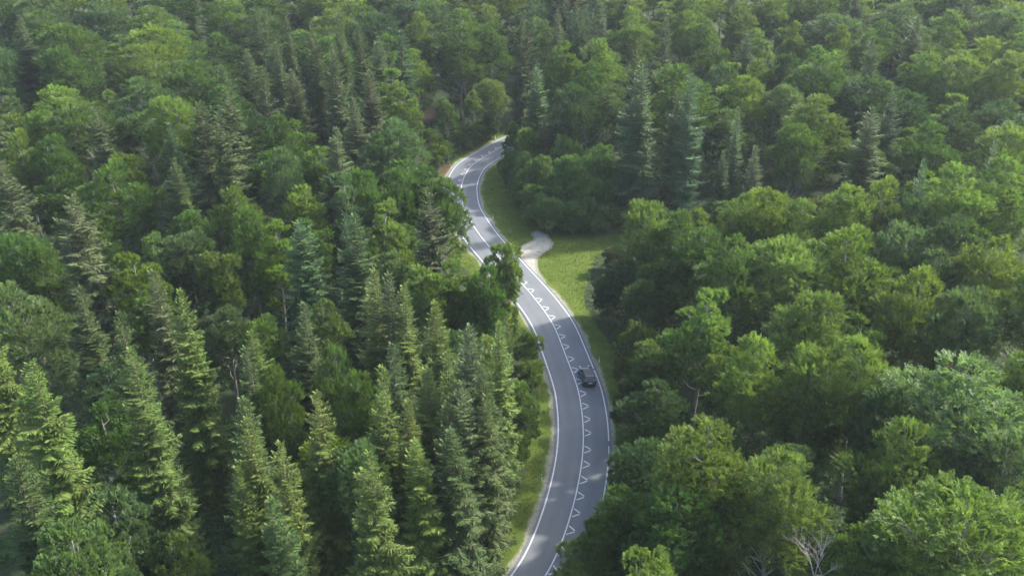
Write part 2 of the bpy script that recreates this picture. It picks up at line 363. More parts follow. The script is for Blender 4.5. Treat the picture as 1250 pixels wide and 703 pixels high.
def broadleaf(seed, H=24, Rr=6.0, base=.3, nl=30, ns=3400, spread=1.0, ll=.30, lw=.16, openness=.0, upright=.35, bush=False):
    rg = np.random.default_rng(seed); zc = H*(base+1)/2; hz = H*(1-base)/2
    lobes = []; tries = 0
    while len(lobes) < nl and tries < 4000:
        tries += 1
        d = unit(rg.normal(0, 1, 3)); 
        if d[2] < -.75: continue
        rr = rg.uniform(.42, .80) if rg.random() < .85 else rg.uniform(.0, .45)
        taper = 1.0 if d[2] < 0 else (1-.30*d[2]**2)
        c = np.array([d[0]*rr*Rr*taper*rg.uniform(.85, 1.12), d[1]*rr*Rr*taper*rg.uniform(.85, 1.12), zc+d[2]*hz*rr*1.05])
        r = Rr*rg.uniform(.22, .40)*(1 if d[2] > -.2 else .85)
        if all(np.linalg.norm(c-l[0]) > .50*(r+l[1])*(1+openness) for l in lobes): lobes.append((c, r, rg.random()))
    w = np.array([l[1]**2 for l in lobes]); w /= w.sum()
    O, D, Nn, Ln, br, yg = [], [], [], [], [], []
    for (c, r, b), k in zip(lobes, (w*ns).astype(int)):
        n0 = unit(rg.normal(0, 1, (k*2, 3))); out = unit(c-np.array([0, 0, zc-hz*.35]))
        sc = n0@out+.45*n0[:,2]+rg.normal(0, .45, k*2); keep = np.argsort(-sc)[:k]; n0 = n0[keep]
        nt_ = max(6, int(len(n0)/9)); tuft = n0[rg.permutation(len(n0))[:nt_]]; ti = np.argmax(n0@tuft.T, 1); tn = tuft[ti]
        th = rg.uniform(.78, 1.22, nt_)[ti]; n0 = unit(tn+(n0-tn)*.72)
        hump = 1-np.linalg.norm(n0-tn, axis=1)*1.1
        rad = r*(.72+.36*np.clip(hump, 0, 1))*th*rg.uniform(.8, 1.0, len(n0)); tb = rg.random(nt_)[ti]
        p = c+n0*rad[:,None]*np.array([1.12, 1.12, .78])
        ok = np.ones(len(p), bool)
        for (c2, r2, _b) in lobes:
            if c2 is c: continue
            ok &= (np.linalg.norm((p-c2)/np.array([1.12,1.12,.78]), axis=1) > .55*r2)
        p = p[ok]; n0 = unit(n0[ok]*.8+(n0[ok]-tn[ok])*1.1); tb = tb[ok]
        d = unit(n0*.75+out*.45+np.array([0, 0, upright])+rg.normal(0, .28, p.shape))
        nrm = np.array([0, 0, 1.0])+n0*.35+rg.normal(0, .30, p.shape)
        O.append(p); D.append(d); Nn.append(nrm); Ln.append(r*rg.uniform(.42, .75, len(p))*.8)
        br.append(np.clip(.5+.30*(b-.5)+.5*(tb-.5)+rg.normal(0, .12, len(p)), 0, 1)); yg.append(np.clip((n0[:,2]-.35)*.7*rg.random(len(p)), 0, 1))
    O, D, Nn, Ln, br, yg = map(np.concatenate, (O, D, Nn, Ln, br, yg))
    Ln = np.clip(Ln, .5, 1.7)
    V, F, C = sprays(O, D, Nn, Ln, rg, 8, lw, ll, br, yg)
    crown = mesh_np('crown', V, F, M_LEAF, ('leaf', C))
    mb = MB(); rg2 = random.Random(seed); tr = .012*H+.03
    lean = (rg2.uniform(-.4, .4), rg2.uniform(-.4, .4)); K = 7
    tp = [(lean[0]*math.sin(k/K*3), lean[1]*math.sin(k/K*2.4), -.4+(H*.86+.4)*k/K) for k in range(K+1)]
    if not bush: mb.tube(tp, [tr*(1.35 if k == 0 else 1)*(1-.86*k/K) for k in range(K+1)], 8)
    for (c, r, b) in lobes:
        c = Vector(c); zz = max(H*base*.75, min(H*.8, c.z-.65*math.hypot(c.x, c.y)-.5)); 
        if bush: zz = rg2.uniform(0, .2)
        s = Vector((lean[0]*math.sin(zz/H*3)*(0 if bush else 1), lean[1]*math.sin(zz/H*2.4)*(0 if bush else 1), zz)); mid = s.lerp(c, .5)+Vector((rg2.uniform(-.4,.4), rg2.uniform(-.4,.4), -.25))*(.3 if bush else 1)
        r0 = min(tr*.5, .04+.02*(c-s).length); mb.tube([s, mid, c], [r0, r0*.6, r0*.2], 5, False)
        for q in range(5):
            e = c+Vector((rg2.gauss(0, 1), rg2.gauss(0, 1), rg2.gauss(.3, .8))).normalized()*r*.8
            mb.tube([mid.lerp(c, rg2.random()), e], [r0*.25, .01], 4, False)
    return crown, mb.mesh('trunk', M_BARKG), H, Rr*2*1.02

def conifer(seed, H=28, Rr=3.7, base=.08, dens=1.0, droop=.35, wisp=1.0, mat_b=None, sparse=0.0, tipb=.55, curve=.78):
    rg = np.random.default_rng(seed); Ps, Ds, Ns, Ls, Ws, C = [], [], [], [], [], []
    mb = MB(); K = 8; tr = .22+.006*H
    mb.tube([(.12*math.sin(k*1.3+seed), .12*math.cos(k*1.1+seed), -.4+(H+.1)*k/K) for k in range(K+1)], [tr*(1.3 if k == 0 else 1)*(1-.96*k/K) for k in range(K+1)], 8)
    z = H*base
    lens = rg.uniform(.8, 1.15, 400); w = 0
    az_bias = rg.uniform(0, 6.28)
    while z < H-.15:
        f = (H-z)/(H*(1-base)); nb_ = int(round((5.5+2.5*f)*dens))
        ro = Rr*(abs(f)**curve)*(1-.22*math.exp(-((1-f)/.10)))+.12
        for b in range(nb_):
            if rg.random() < sparse: continue
            az = b*2*math.pi/nb_+w*2.4+rg.normal(0, .25)
            L = ro*rg.uniform(.55, 1.2)*(1+.16*math.sin(az-az_bias)+.17*math.sin(z*.75+az*2+seed)+.10*math.sin(z*1.9-az*3)); 
            if L < .25: L = .25
            up0 = .75*max(0,1-f)**1.5-.10*f; sag = droop*f
            hd = np.array([math.cos(az), math.sin(az), 0]); side = np.array([-hd[1], hd[0], 0])
            m = max(4, int(L/.165)); t = (np.arange(m)+.6)/m
            zz = z+L*(up0*t-sag*t*1.1+sag*.75*t**3)
            P = hd*(L*t)[:,None]; P[:,2] = zz
            tang = np.gradient(P, axis=0) if m > 1 else np.array([hd]); tang = unit(tang)
            br = np.clip(rg.normal(.5, .17), 0, 1); hu = rg.random()
            if L > 1.2: mb.tube([(0, 0, z), tuple(P[m//2]), tuple(P[-1])], [.035, .022, .006], 3, False)
            tw = (.16+.62*np.abs(np.sin(np.pi*np.clip(t*.86+.16, 0, 1)))**.8)*min(1, L/2.2)*wisp*.95+.14
            for sg in (-1, 1):
                for lay in range(2):
                    a = rg.normal(.95 if lay == 0 else .62, .18, m)
                    dn = -.42*f*rg.uniform(.3, 1.5, m)-(.35*lay*f)
                    d = unit(tang*np.cos(a)[:,None]+side*(sg*np.sin(a))[:,None]+np.array([0, 0, 1])*dn[:,None])
                    nn = unit(np.array([0, 0, 1.0])+rg.normal(0, .35, (m, 3))+side*sg*.5*lay)
                    ln = tw*rg.uniform(.7, 1.2, m)*(1 if lay == 0 else .75)
                    Ps.append(P+rg.normal(0, .03, P.shape)); Ds.append(d); Ns.append(unit(nn-d*np.sum(nn*d, 1, keepdims=True)))
                    Ls.append(ln); Ws.append(.085+.12*ln*rg.uniform(.7, 1.2, m))
                    C.append(np.stack([np.clip(br+rg.normal(0, .12, m), 0, 1), np.clip((t-.45)*1.3, 0, 1)*tipb+.15*(1-f)+0*t, np.full(m, hu)], 1))
            # tip tuft
            Ps.append(P[-1:]); Ds.append(unit(tang[-1:]+np.array([[0, 0, .35]]))); Ns.append(np.array([[0, 0, 1.]])); Ls.append(np.array([.45])); Ws.append(np.array([.2])); C.append(np.array([[br, tipb, hu]]))
        z += (.34+.16*f)*rg.uniform(.8, 1.2); w += 1
    # leader
    Ps.append(np.array([[0, 0, H-.7]]*3)); Ds.append(unit(np.array([[0.05, 0, 1.], [.2, .1, 1], [-.15, .1, 1]]))); Ns.append(np.array([[1., 0, 0], [0, 1, 0], [1, 1, 0]])); Ls.append(np.array([1.1, .8, .8])); Ws.append(np.array([.16]*3)); C.append(np.array([[.6, .5, .5]]*3))
    P, D, Nn, L, W, C = map(np.concatenate, (Ps, Ds, Ns, Ls, Ws, C))
    V, F = leaf_quads(P, unit(D), unit(Nn), L, W)
    crown = mesh_np('crown', V, F, M_NEEDLE, ('leaf', np.repeat(C, 4, axis=0)))
    return crown, mb.mesh('trunk', mat_b or M_BARKB), H, Rr*2

PROTO = {
 'broad': [broadleaf(101, base=.16, nl=34, ns=3800), broadleaf(102, 24, 6.2, .14, 38, 4000), broadleaf(103, 25, 5.6, .12, 34, 3800, upright=.5), broadleaf(104, 23, 6.4, .18, 38, 4000, upright=.2), broadleaf(105, 25, 6, .1, 30, 3700, openness=.2, upright=.55)],
 'loose': [broadleaf(201, 22, 4.2, .14, 26, 2300, openness=.2, ll=.30, lw=.18), broadleaf(202, 22, 4.4, .2, 24, 2300, openness=.3, upright=.6), broadleaf(203, 22, 4.0, .1, 30, 2400, openness=.1, upright=.7)],
 'bush':  [broadleaf(301, 8, 3.4, .02, 22, 1500, bush=True, ll=.26, lw=.16), broadleaf(302, 8, 3.6, .02, 26, 1700, bush=True, ll=.26, lw=.15), broadleaf(303, 9, 3.2, .03, 20, 1500, bush=True, upright=.6)],
 'spruce': [conifer(401, 28, 3.8, .07, .85, .4, 1.15, sparse=.06, curve=.7), conifer(402, 28, 3.9, .06, .9, .5, 1.1, curve=.62), conifer(403, 29, 3.5, .1, .8, .3, 1.2, sparse=.12, curve=.75), conifer(404, 27, 3.8, .08, .9, .6, 1.25, sparse=.05, curve=.68), conifer(405, 28, 3.6, .06, .85, .45, 1.2, sparse=.15, curve=.6)],
 'slim':  [conifer(501, 26, 2.7, .06, .85, .4, 1.1, curve=.7), conifer(502, 26, 2.6, .05, .8, .3, 1.15, curve=.62), conifer(503, 25, 2.8, .05, .85, .6, 1.2, sparse=.1, curve=.66)],
 'thin':  [conifer(601, 28, 4.6, .28, .72, .15, 1.35, None, .22, .7, .55), conifer(602, 28, 4.2, .3, .7, .2, 1.4, None, .25, .7, .6)],
}
COL = {'S': (.054,.088,.028), 'K': (.084,.126,.028), 'N': (.070,.098,.040), 'B': (.062,.122,.030), 'L': (.100,.168,.040),
       'G': (.072,.130,.054), 'Y': (.105,.175,.030), 'D': (.040,.084,.032), 'P': (.102,.172,.066), 'F': (.105,.190,.055)}

TREES = []      # dicts: x,y,z,h,w,kind,col,px,py
def add_tree(px, py, h, w, kind, c, hand=True, xy=None):
    if xy is None: x, y, z = at(px, py, h*(.97 if kind in ('broad','loose','bush') else 1.0))
    else: x, y = xy; z = tz(x, y)
    TREES.append(dict(x=x, y=y, z=z, h=h, w=w, kind=kind, c=c, px=px, py=py, hand=hand))
HAND = """
38 440 28 8.5 spruce K;12 345 23 11 broad P;172 428 26 7 spruce K;220 352 27 7 spruce K;190 332 25 6.5 spruce N;157 298 23 8.5 loose Y
84 238 29 9.5 thin N;216 267 22 8.5 loose G;130 192 24 12.5 broad B;157 170 22 6.5 loose Y;18 155 22 8.5 broad L;62 158 22 9 broad B;4 198 26 8 thin N
12 282 21 10 broad B;52 300 20 9 broad B;315 372 19 6.5 loose L;390 357 19 7 loose P;305 424 23 5 slim S;308 510 25 6 spruce K;343 541 24 6 spruce K;293 573 21 5 slim K
463 450 25 5.5 slim K;498 492 22 5 slim K;512 536 21 5.5 slim K;381 480 25 7 spruce K;421 518 23 7 loose G;457 555 25 7 spruce K
457 328 24 5.5 slim K;474 338 24 5.5 slim N;492 348 23 5.5 slim K;522 306 21 7 loose L;576 333 17 6 loose L;536 368 23 5.5 slim K;580 398 26 7 spruce N;610 392 22 5 slim K
543 424 22 5.5 slim K;563 400 20 6 loose G;614 280 24 6.0 loose L;595 312 22 6 loose B;557 312 20 6 loose L
520 196 23 9 broad B;541 214 21 7.5 broad B;486 205 23 9 broad B;465 240 22 8 loose L;375 214 22 7 loose Y;422 204 23 7 loose G;442 200 22 7 broad B
366 272 23 8.5 thin G;298 248 22 8 broad B;331 268 21 7 loose Y;287 222 23 9 broad L;262 290 21 7 loose L;245 126 27 8 thin N;272 140 26 7.5 thin N
335 140 22 8 broad B;346 180 22 8 broad G;388 170 21 7 loose L;318 82 26 6.5 spruce N;312 4 28 8 spruce S;350 12 28 6.5 spruce S;338 50 27 7 spruce S
381 28 28 7 spruce S;402 48 31 8 spruce N;412 16 30 8 spruce S;440 30 30 9 spruce S;478 78 25 8 loose L;495 100 23 7 loose L;510 14 24 9 broad L
515 40 20 6 loose Y;560 24 25 12 broad B;600 22 24 10 broad B;545 113 13.5 4.8 loose L;597 94 14.5 9 broad L;577 106 13.5 5.5 loose L;560 160 5 5 bush B;578 152 5.5 5 bush B;596 148 5 5 bush D;545 172 5 5 bush B;532 176 6 5.5 bush L;524 158 9 6 bush B;612 142 6 5 bush B;653 84 22 8 spruce G;685 8 29 7 spruce D;705 10 29 7 spruce D;727 12 29 7 spruce D;660 12 28 7 spruce D;645 18 27 6 spruce S;690 48 24 9 broad L;773 6 25 11 broad L
720 70 23 9 broad B;702 100 23 10 broad D;744 100 21 9 broad G;776 52 29 6.5 spruce S;787 74 31 10 spruce G;846 93 28 8.5 spruce G;824 108 25 7 spruce S
627 153 10 3.2 slim K;665 142 15 5 slim N;650 170 12 6.5 bush F;688 166 14 7.5 bush F;640 185 10 6 bush F;664 190 11 7.5 bush F;700 190 14 8 bush F;726 194 13.5 8 bush F;738 178 15 8 bush F;672 134 15 6.5 loose D;690 140 15 7 loose B;678 207 11 7 bush F;714 213 11 7.5 bush F;740 218 10 6 bush F;640 208 8 5 bush F;622 184 7.5 4.5 bush F;660 236 7 5.5 bush F;672 242 7 6 bush F;700 248 6.5 6 bush F;728 250 6 6 bush F;744 248 6 5 bush F;648 226 7 5 bush F;632 206 7 4.5 bush F;686 246 6 5 bush F;714 252 5 5 bush F
840 12 23 8 broad Y;815 22 26 6 slim S;866 18 24 10 broad L;905 2 24 11 broad L;872 44 23 10 broad B;921 28 23 9 broad L;882 74 22 8 broad G;930 72 22 8.5 broad L
960 60 24 7 broad D;976 24 22 7 broad Y;1028 30 22 8 broad Y;1066 34 22 9 broad B;960 98 22 9 broad G;902 130 20 4 slim G;884 182 14 4 slim S;922 178 19 5 slim S
975 146 20 9 broad B;1061 131 26 10 spruce S;1092 108 25 8 spruce D;1130 58 24 12 broad L;1180 64 24 12 broad L;1232 62 24 12 broad L;1120 110 21 11 broad D;1170 125 20 12 broad D;1225 120 21 12 broad D
1219 172 24 4.5 slim G;1131 194 24 4 slim G;795 240 20 9 broad L;826 250 21 9 broad B;908 234 22 8 broad L;945 228 23 9 broad Y;985 240 22 9 broad L;1035 224 23 10 broad L
1082 212 23 10 broad L;1112 222 22 8 loose G;1180 198 24 13 broad L;1232 188 24 12 broad L;862 272 21 10 broad B;905 290 22 10 broad B;958 285 22 11 broad L;1036 272 24 15 broad Y
1105 268 22 10 broad G;1165 262 22 11 broad D;1218 288 23 11 broad Y;1150 300 21 10 broad G;786 276 8 6 bush D;752 300 5 4.5 bush N;768 318 11 7.5 broad D;742 335 8 5.5 bush D;790 340 13 8 broad B;812 310 15 9 broad B
860 345 22 9 loose L;778 396 11 6 bush L;806 410 13 7 loose L;1000 352 23 10 broad L;1124 326 23 12 broad Y;1185 350 22 10 broad G;935 408 22 10 broad L;1064 408 23 11 broad L;1003 415 22 9 broad L
872 508 24 11.5 broad L;962 548 23 10 broad L;800 505 12 7 broad B;772 462 9 5.5 bush D;792 535 15 8.5 broad D;806 462 15 8.5 broad D;1195 436 25 17 broad P;1120 508 23 11 broad L;1240 520 23 11 broad G;1095 480 20 8 broad D;1190 600 25 16 broad L
1080 630 22 8 broad B;697 612 11 5 bush L;765 590 17 8.5 broad B;830 590 20 9 broad B;675 650 6 4.5 bush L;715 660 12 7 broad L;70 610 25 8 loose P;130 590 22 8 loose G;205 640 17 6.5 loose L;20 560 25 8 spruce S
645 405 6 4 bush L;650 440 5 4 bush L;636 470 6 4.5 bush L;640 500 5 4.5 bush B;628 530 5 4.5 bush B;330 445 22 6 broad B;430 455 20 7 broad B;405 420 20 7 broad B
560 470 24 7 spruce N;590 440 24 6.5 spruce S;600 480 22 6 spruce S;540 490 22 6 slim S;520 450 22 6 slim K;575 530 21 6 slim S;480 420 23 6 slim S;
"""
for ln in HAND.strip().replace('\n', ';').split(';'):
    a = ln.split()
    if len(a) == 6: add_tree(float(a[0]), float(a[1]), float(a[2]), float(a[3]), a[4], a[5])

# protected pixels: open road, verge, grass, and the spots the sun must reach
prot = []
for o_ in (-3.6, 0, 3.6, 5.0, -5.0):
    for i in range(0, len(RC), 4):
        q = RC[i]+RN[i]*o_; px, py, d = project(q[0], q[1], 0)
        if (352 < py < 600 or 176 < py < 278) and px > 400:
            if not (py < 180 and o_ > 0) and not (py > 520 and o_ > 3.6) and not (o_ < -3.6 and py > 350 and py < 420) and not (o_ < -3 and 205 < py < 290): prot.append((px, py, d))
for p in [(625,250),(640,268),(600,235),(610,255),(660,290),(690,285),(720,285),(700,310),(680,330),(710,325),(660,300),(645,315),(670,345),(730,292),(700,360),(715,390),(735,420),(745,470),
          (655,480),(660,520),(652,560),(635,600),(620,640),(600,680),(640,640),(655,600),(640,675),(628,695),(548,205),(580,182),(258,590),(270,582),(525,135),(600,175)]:
    q = at(*p); prot.append((p[0], p[1], project(q[0], q[1], q[2])[2]))
prot = np.array(prot)
lit = [at(*p) for p in [(645,345),(650,325),(690,345),(715,320),(700,303),(640,315),(730,298),(665,330),(680,318),(660,305),(632,360),(655,350),(575,283)]]
def crown_span(t):
    b = {'broad': .25, 'loose': .28, 'bush': 0, 'spruce': .06, 'slim': .05, 'thin': .28}[t['kind']]
    return t['z']+t['h']*b, t['z']+t['h']
def covers(t, pts, m=0.0):
    z0, z1 = crown_span(t); hit = np.zeros(len(pts), bool)
    for k in range(7):
        f = (k+.4)/7; zz = z0+(z1-z0)*f
        r = t['w']/2*(math.sqrt(max(0, 1-(2*f-1)**2))*.9+.1 if t['kind'] in ('broad','loose','bush') else (1-f)**.8+.04)
        px, py, d = project(t['x'], t['y'], zz); rp = r*FPX/d
        hit |= (np.hypot(pts[:,0]-px, (pts[:,1]-py)) < rp+m) & (pts[:,2] > d+1)
    return hit
def shades(t):
    z0, z1 = crown_span(t); s = SUNV
    for (lx, ly, lz) in lit:
        hx, hy = t['x']-lx, t['y']-ly; u = (hx*s.x+hy*s.y)/(s.x**2+s.y**2)
        if u <= 0: continue
        off = abs(hx*s.y-hy*s.x)/math.hypot(s.x, s.y); zz = lz+u*s.z
        if off < t['w']/2+.3 and z0-1 < zz+t['w']*.25 and zz-t['w']*.25 < z1: return True
    return False
DROP = []
for t in list(TREES):
    d0, sdx, _ = road_dist(t['x'], t['y'])
    if d0[0] < 4.6+(.1*t['w'] if t['kind'] in ('bush',) else .25*t['w']):
        # slide away from the road
        i = int(_[0]); sgn = 1 if sdx[0] > 0 else -1; need = 4.6+.25*t['w']-d0[0]
        print('near road', t['px'], t['py'], round(float(d0[0]), 1)); t['x'] += RN[i,0]*sgn*need; t['y'] += RN[i,1]*sgn*need; t['z'] = tz(t['x'], t['y'])
    if (t['px'], t['py']) not in ((614,280),(697,612),(765,590),(675,650),(595,312),(715,660)):
        n = int(covers(t, prot).sum())
        if n: print('hand tree covers', t['px'], t['py'], t['kind'], n)
    if shades(t): print('hand tree shades', t['px'], t['py'], t['kind'], round(t['x'],1), round(t['y'],1), t['h'])

hp = np.array([(*project(t['x'], t['y'], t['z']+t['h']*(.93 if t['kind'] in ('spruce','slim','thin') else .85))[:3],) for t in TREES])
near = [(t['x'], t['y'], t['w']) for t in TREES]
fill = 0; tries = 0; fr = random.Random(77)
cands = []
while tries < 16000:
    tries += 1
    y = fr.uniform(45, 350)**1.0; x = fr.uniform(-180, 190)
    px, py, d = project(x, y, tz(x, y)+20)
    if not (-35 < px < 1290 and py > -60 and py < 840): continue
    if fill > 310: break
    rd_, sg, ii = road_dist(x, y)
    if rd_[0] < 8.5: continue
    left_front = px < 640 and py > 330
    kinds = []
    if left_front: kinds = ['spruce']*3+['slim']*1+['loose']*4+['broad']*3
    elif px < 640 and py > 130: kinds = ['broad']*5+['loose']*3+['spruce']*1+['thin']
    elif px < 470 and px > 290: kinds = ['spruce']*2+['broad']*5+['loose']
    elif 630 < px < 760 and py < 60: kinds = ['spruce']*4+['broad']*3
    elif py < 130: kinds = ['broad']*7+['spruce']*1+['loose']*2
    else: kinds = ['broad']*8+['loose']*3
    kind = fr.choice(kinds)
    if tries > 9000 and fr.random() < .6: kind = fr.choice(['loose', 'slim', 'loose']) if left_front or py < 300 else 'loose'
    w = {'broad': fr.uniform(8.5, 12.5), 'loose': fr.uniform(6, 8), 'spruce': fr.uniform(6, 8), 'slim': fr.uniform(5, 6.2), 'thin': fr.uniform(7, 8.5)}[kind]
    h = {'broad': fr.uniform(19, 23), 'loose': fr.uniform(15, 21), 'spruce': fr.uniform(21, 27), 'slim': fr.uniform(16, 23), 'thin': fr.uniform(23, 27)}[kind]
    if tries > 12000: h *= fr.uniform(.55, .8); w *= .8
    if kind == 'broad' and tries < 9000: w = fr.uniform(11, 15) if py < 220 else fr.uniform(9.5, 13.5); h = fr.uniform(21, 26) if py < 220 else fr.uniform(20, 24)
    if kind == 'loose' and py < 220: w = fr.uniform(7.5, 10)
    if kind == 'spruce' and py < 220: w = fr.uniform(7.5, 9.5)
    A = np.array(near); dd = np.hypot(A[:,0]-x, A[:,1]-y)
    if (dd < (.38 if px < 660 and py > 220 else .40)*(A[:,2]+w)).any(): continue
    if rd_[0] < 5.2+w*.5: continue
    if inpoly(np.array([x]), np.array([y]), grass_w)[0]: continue
    t = dict(x=x, y=y, z=tz(x, y), h=h, w=w, kind=kind, px=px, py=py, hand=False)
    if covers(t, prot, 3).any() or covers(t, hp, 0).any() or shades(t): continue
    # colour by region of the wood
    if kind in ('spruce', 'slim', 'thin'):
        c = fr.choice('SSK' if left_front else 'SSSDN') if kind != 'thin' else 'N'
    elif px < 700 and py > 150: c = fr.choice('BBBLGY')
    elif py < 200: c = fr.choice('BBLLGDY')
    else: c = fr.choice('BLLLGY')
    t['c'] = c; TREES.append(t); near.append((x, y, w)); fill += 1
print('trees', len(TREES), 'fill', fill)

# ---------------------------------------------------------------- labels
# trees that stand wholly behind others as seen in the photograph are left out
HIDDEN = {196,220,221,226,227,233,234,255,258,260,262,264,268,272,275,279,283,286,292,294,296,298,307,309,320,322,338,340,342,344,345,351,353,354,356,358,360,362,368,375,378,383,385,398,399,401,402,404,407,410,411,413,415,418,419,421,424,432,447,449,451,452,459,462,464,467,470,476,479,481,489,490,499,500,503,509,515,516}
for i_, t in enumerate(TREES): t['i'] = i_
TREES = [t for t in TREES if t['i'] not in HIDDEN]
for t in TREES:          # the young trees that hide the end of the road
    if (t['px'], t['py']) == (627, 153): t.update(kind='bush', c='F', w=5.0, h=11.0)
    if (t['px'], t['py']) == (650, 170):
        x_, y_, z_ = at(645, 154, 12.5); t.update(x=x_, y=y_, z=z_, h=12.5, w=7.0)
CN = {'F': 'fresh light green', 'S': 'dark green', 'K': 'yellow-green', 'N': 'brownish green', 'B': 'mid green', 'L': 'light green', 'G': 'grey-green', 'Y': 'bright yellow-green', 'D': 'very dark green', 'P': 'pale silvery green'}
KN = {'broad': 'round-crowned leafy tree', 'loose': 'loose leafy tree', 'bush': 'rounded bush', 'spruce': 'tall spruce', 'slim': 'slim spruce', 'thin': 'sparse conifer'}
KC = {'broad': 'broadleaf tree', 'loose': 'broadleaf tree', 'bush': 'bush', 'spruce': 'conifer', 'slim': 'conifer', 'thin': 'conifer'}
NAME = {'broad': 'broadleaf_tree', 'loose': 'broadleaf_tree', 'bush': 'leafy_bush', 'spruce': 'spruce_tree', 'slim': 'spruce_tree', 'thin': 'larch_tree'}
GRP = {'broad': 'broadleaf trees of the forest', 'loose': 'broadleaf trees of the forest', 'bush': 'bushes beside the road', 'spruce': 'spruces of the forest', 'slim': 'spruces of the forest', 'thin': 'sparse conifers of the forest'}
def where(t):
    px, py, d = project(t['x'], t['y'], t['z']+t['h']*.75)
    off = px < -10 or px > 1260 or py < -8 or py > 712
    dd, sdd, ii = road_dist(t['x'], t['y'])
    if dd[0] < 12 and 170 < py < 700:
        y = t['y']; side = 'right' if (project(t['x'], t['y'], 0)[0] > project(*RC[ii[0]], 0)[0]) else 'left'
        lm = 'at the lower bend' if y < 104 else 'level with the black car' if y < 124 else 'just past the black car' if y < 137 else 'by the gravel turn-off' if y < 160 else 'before the far bend' if y < 178 else 'at the far bend' if y < 205 else 'behind the far bend'
        return '%s, %s of road' % (lm, side), px, py
    if off:
        e = 'left' if px < -10 else 'right' if px > 1260 else 'top' if py < -8 else 'bottom'
        if e in ('left', 'right'): return 'by the %s edge, %s' % (e, ['uppermost part', 'upper quarter', 'upper middle', 'middle', 'lower middle', 'lower quarter', 'lowest part'][min(6, max(0, int(py/101)))]), px, py
        return 'cut by %s edge, %s' % (e, ['far left', 'outer left', 'inner left', 'left-centre', 'right-centre', 'inner right', 'outer right', 'far right'][min(7, max(0, int(px/156.25)))]), px, py
    cx = ['far left', 'outer left', 'inner left', 'left-centre', 'right-centre', 'inner right', 'outer right', 'far right'][min(7, max(0, int(px/156.25)))]
    cy = ['top edge', 'upper quarter', 'upper middle', 'middle height', 'lower middle', 'lower quarter', 'bottom edge'][min(6, max(0, int(py/101)))]
    return '%s of picture, %s' % (cx, cy), px, py
groups = {}
for t in TREES:
    w, px, py = where(t); t['sx'], t['sy'] = px, py
    size = ''
    if t['kind'] == 'broad': size = 'wide ' if t['w'] > 11 else ''
    base = '%s%s %s' % (size, CN[t['c']], KN[t['kind']])
    if t['kind'] == 'bush' and t['c'] == 'N': base = 'dry brownish bush'
    t['base'] = base; t['where'] = w
    groups.setdefault((base, w), []).append(t)
ORD = ['leftmost', 'second from left', 'third from left', 'fourth from left', 'fifth from left', 'sixth from left', 'seventh from left', 'eighth from left', 'ninth from left', 'tenth from left', 'eleventh from left', 'twelfth from left']
NUM = ['', 'one', 'two', 'three', 'four', 'five', 'six', 'seven', 'eight', 'nine']
for (base, w), L_ in groups.items():
    L_.sort(key=lambda q: q['sx'])
    for k, t in enumerate(L_):
        t['label'] = base+', '+w
        n = len(L_)
        if n > 1:
            o_ = ('left one' if k == 0 else 'right one') if n == 2 else ('rightmost' if k == n-1 else ORD[min(k, 11)])
            t['label'] = base+', '+w+', '+o_

# ---------------------------------------------------------------- plant the trees
tr_rng = random.Random(9)
for t in TREES:
    tr_rng = random.Random(1000+t['i'])
    pr = PROTO[t['kind']]; crown, trunk, H0, W0 = pr[tr_rng.randrange(len(pr))]
    r = bpy.data.objects.new(NAME[t['kind']], None); col.objects.link(r); r.empty_display_size = .5
    r.location = (t['x'], t['y'], t['z']-.05); r.rotation_euler = (tr_rng.gauss(0, .018), tr_rng.gauss(0, .018), tr_rng.uniform(0, 6.283))
    if not t['hand'] and t['kind'] == 'broad' and t['y'] > 185: t['w'] *= 1.12
    s = t['w']/W0; r.scale = (s*tr_rng.uniform(.93, 1.07), s*tr_rng.uniform(.93, 1.07), t['h']/H0)
    t['obj'] = r; r['label'] = t['label']; r['category'] = KC[t['kind']]; r['group'] = GRP[t['kind']]
    c = link('crown', crown, r); k = tr_rng.uniform(.86, 1.16); cc = COL[t['c']]
    c.color = (cc[0]*k*tr_rng.uniform(.92, 1.1), cc[1]*k, cc[2]*k*tr_rng.uniform(.9, 1.12), 1)
    b = link('stems' if t['kind'] == 'bush' else 'trunk', trunk, r)

# ---------------------------------------------------------------- dead branchy tree, lower right
def dead_tree(px, py, h, seed, label, s=1.0):
    x, y, z = at(px, py, h); rr = random.Random(seed); mb = MB()
    def grow(p, d, L, r, dep):
        q = p+d*L*.5+Vector((rr.gauss(0, .06), rr.gauss(0, .06), rr.gauss(0, .05)))*L; e = q+(d+Vector((rr.gauss(0,.12), rr.gauss(0,.12), .06))).normalized()*L*.5
        mb.tube([p, q, e], [r, r*.8, r*.55], 5 if dep else 8, False)
        if dep >= 4: return
        for k in range(rr.choice([3, 4, 4])):
            a = Vector((rr.gauss(0, 1), rr.gauss(0, 1), rr.gauss(0, .5))).normalized(); nd = (d*.8+a*.62+Vector((0, 0, .12))).normalized()
            grow(p.lerp(e, rr.uniform(.55, 1)), nd, L*rr.uniform(.5, .72), r*.5, dep+1)
    mb.tube([(0, 0, -.4), (.1, .1, h*.3), (.2, -.1, h*.55)], [.24, .2, .15], 8)
    grow(Vector((.2, -.1, h*.52)), Vector((0, 0, 1)), h*.22, .13, 0)
    r = bpy.data.objects.new('dead_tree', None); col.objects.link(r); r.location = (x, y, z); r['label'] = label; r['category'] = 'dead tree'
    link('trunk', mb.mesh('trunk', M_DEAD), r)
dead_tree(1004, 640, 20.5, 3, 'bare grey dead tree with dense dry twigs between leafy crowns, bottom right')
dead_tree(118, 172, 19, 8, 'bare pale dead tree among leafy crowns in upper left forest')

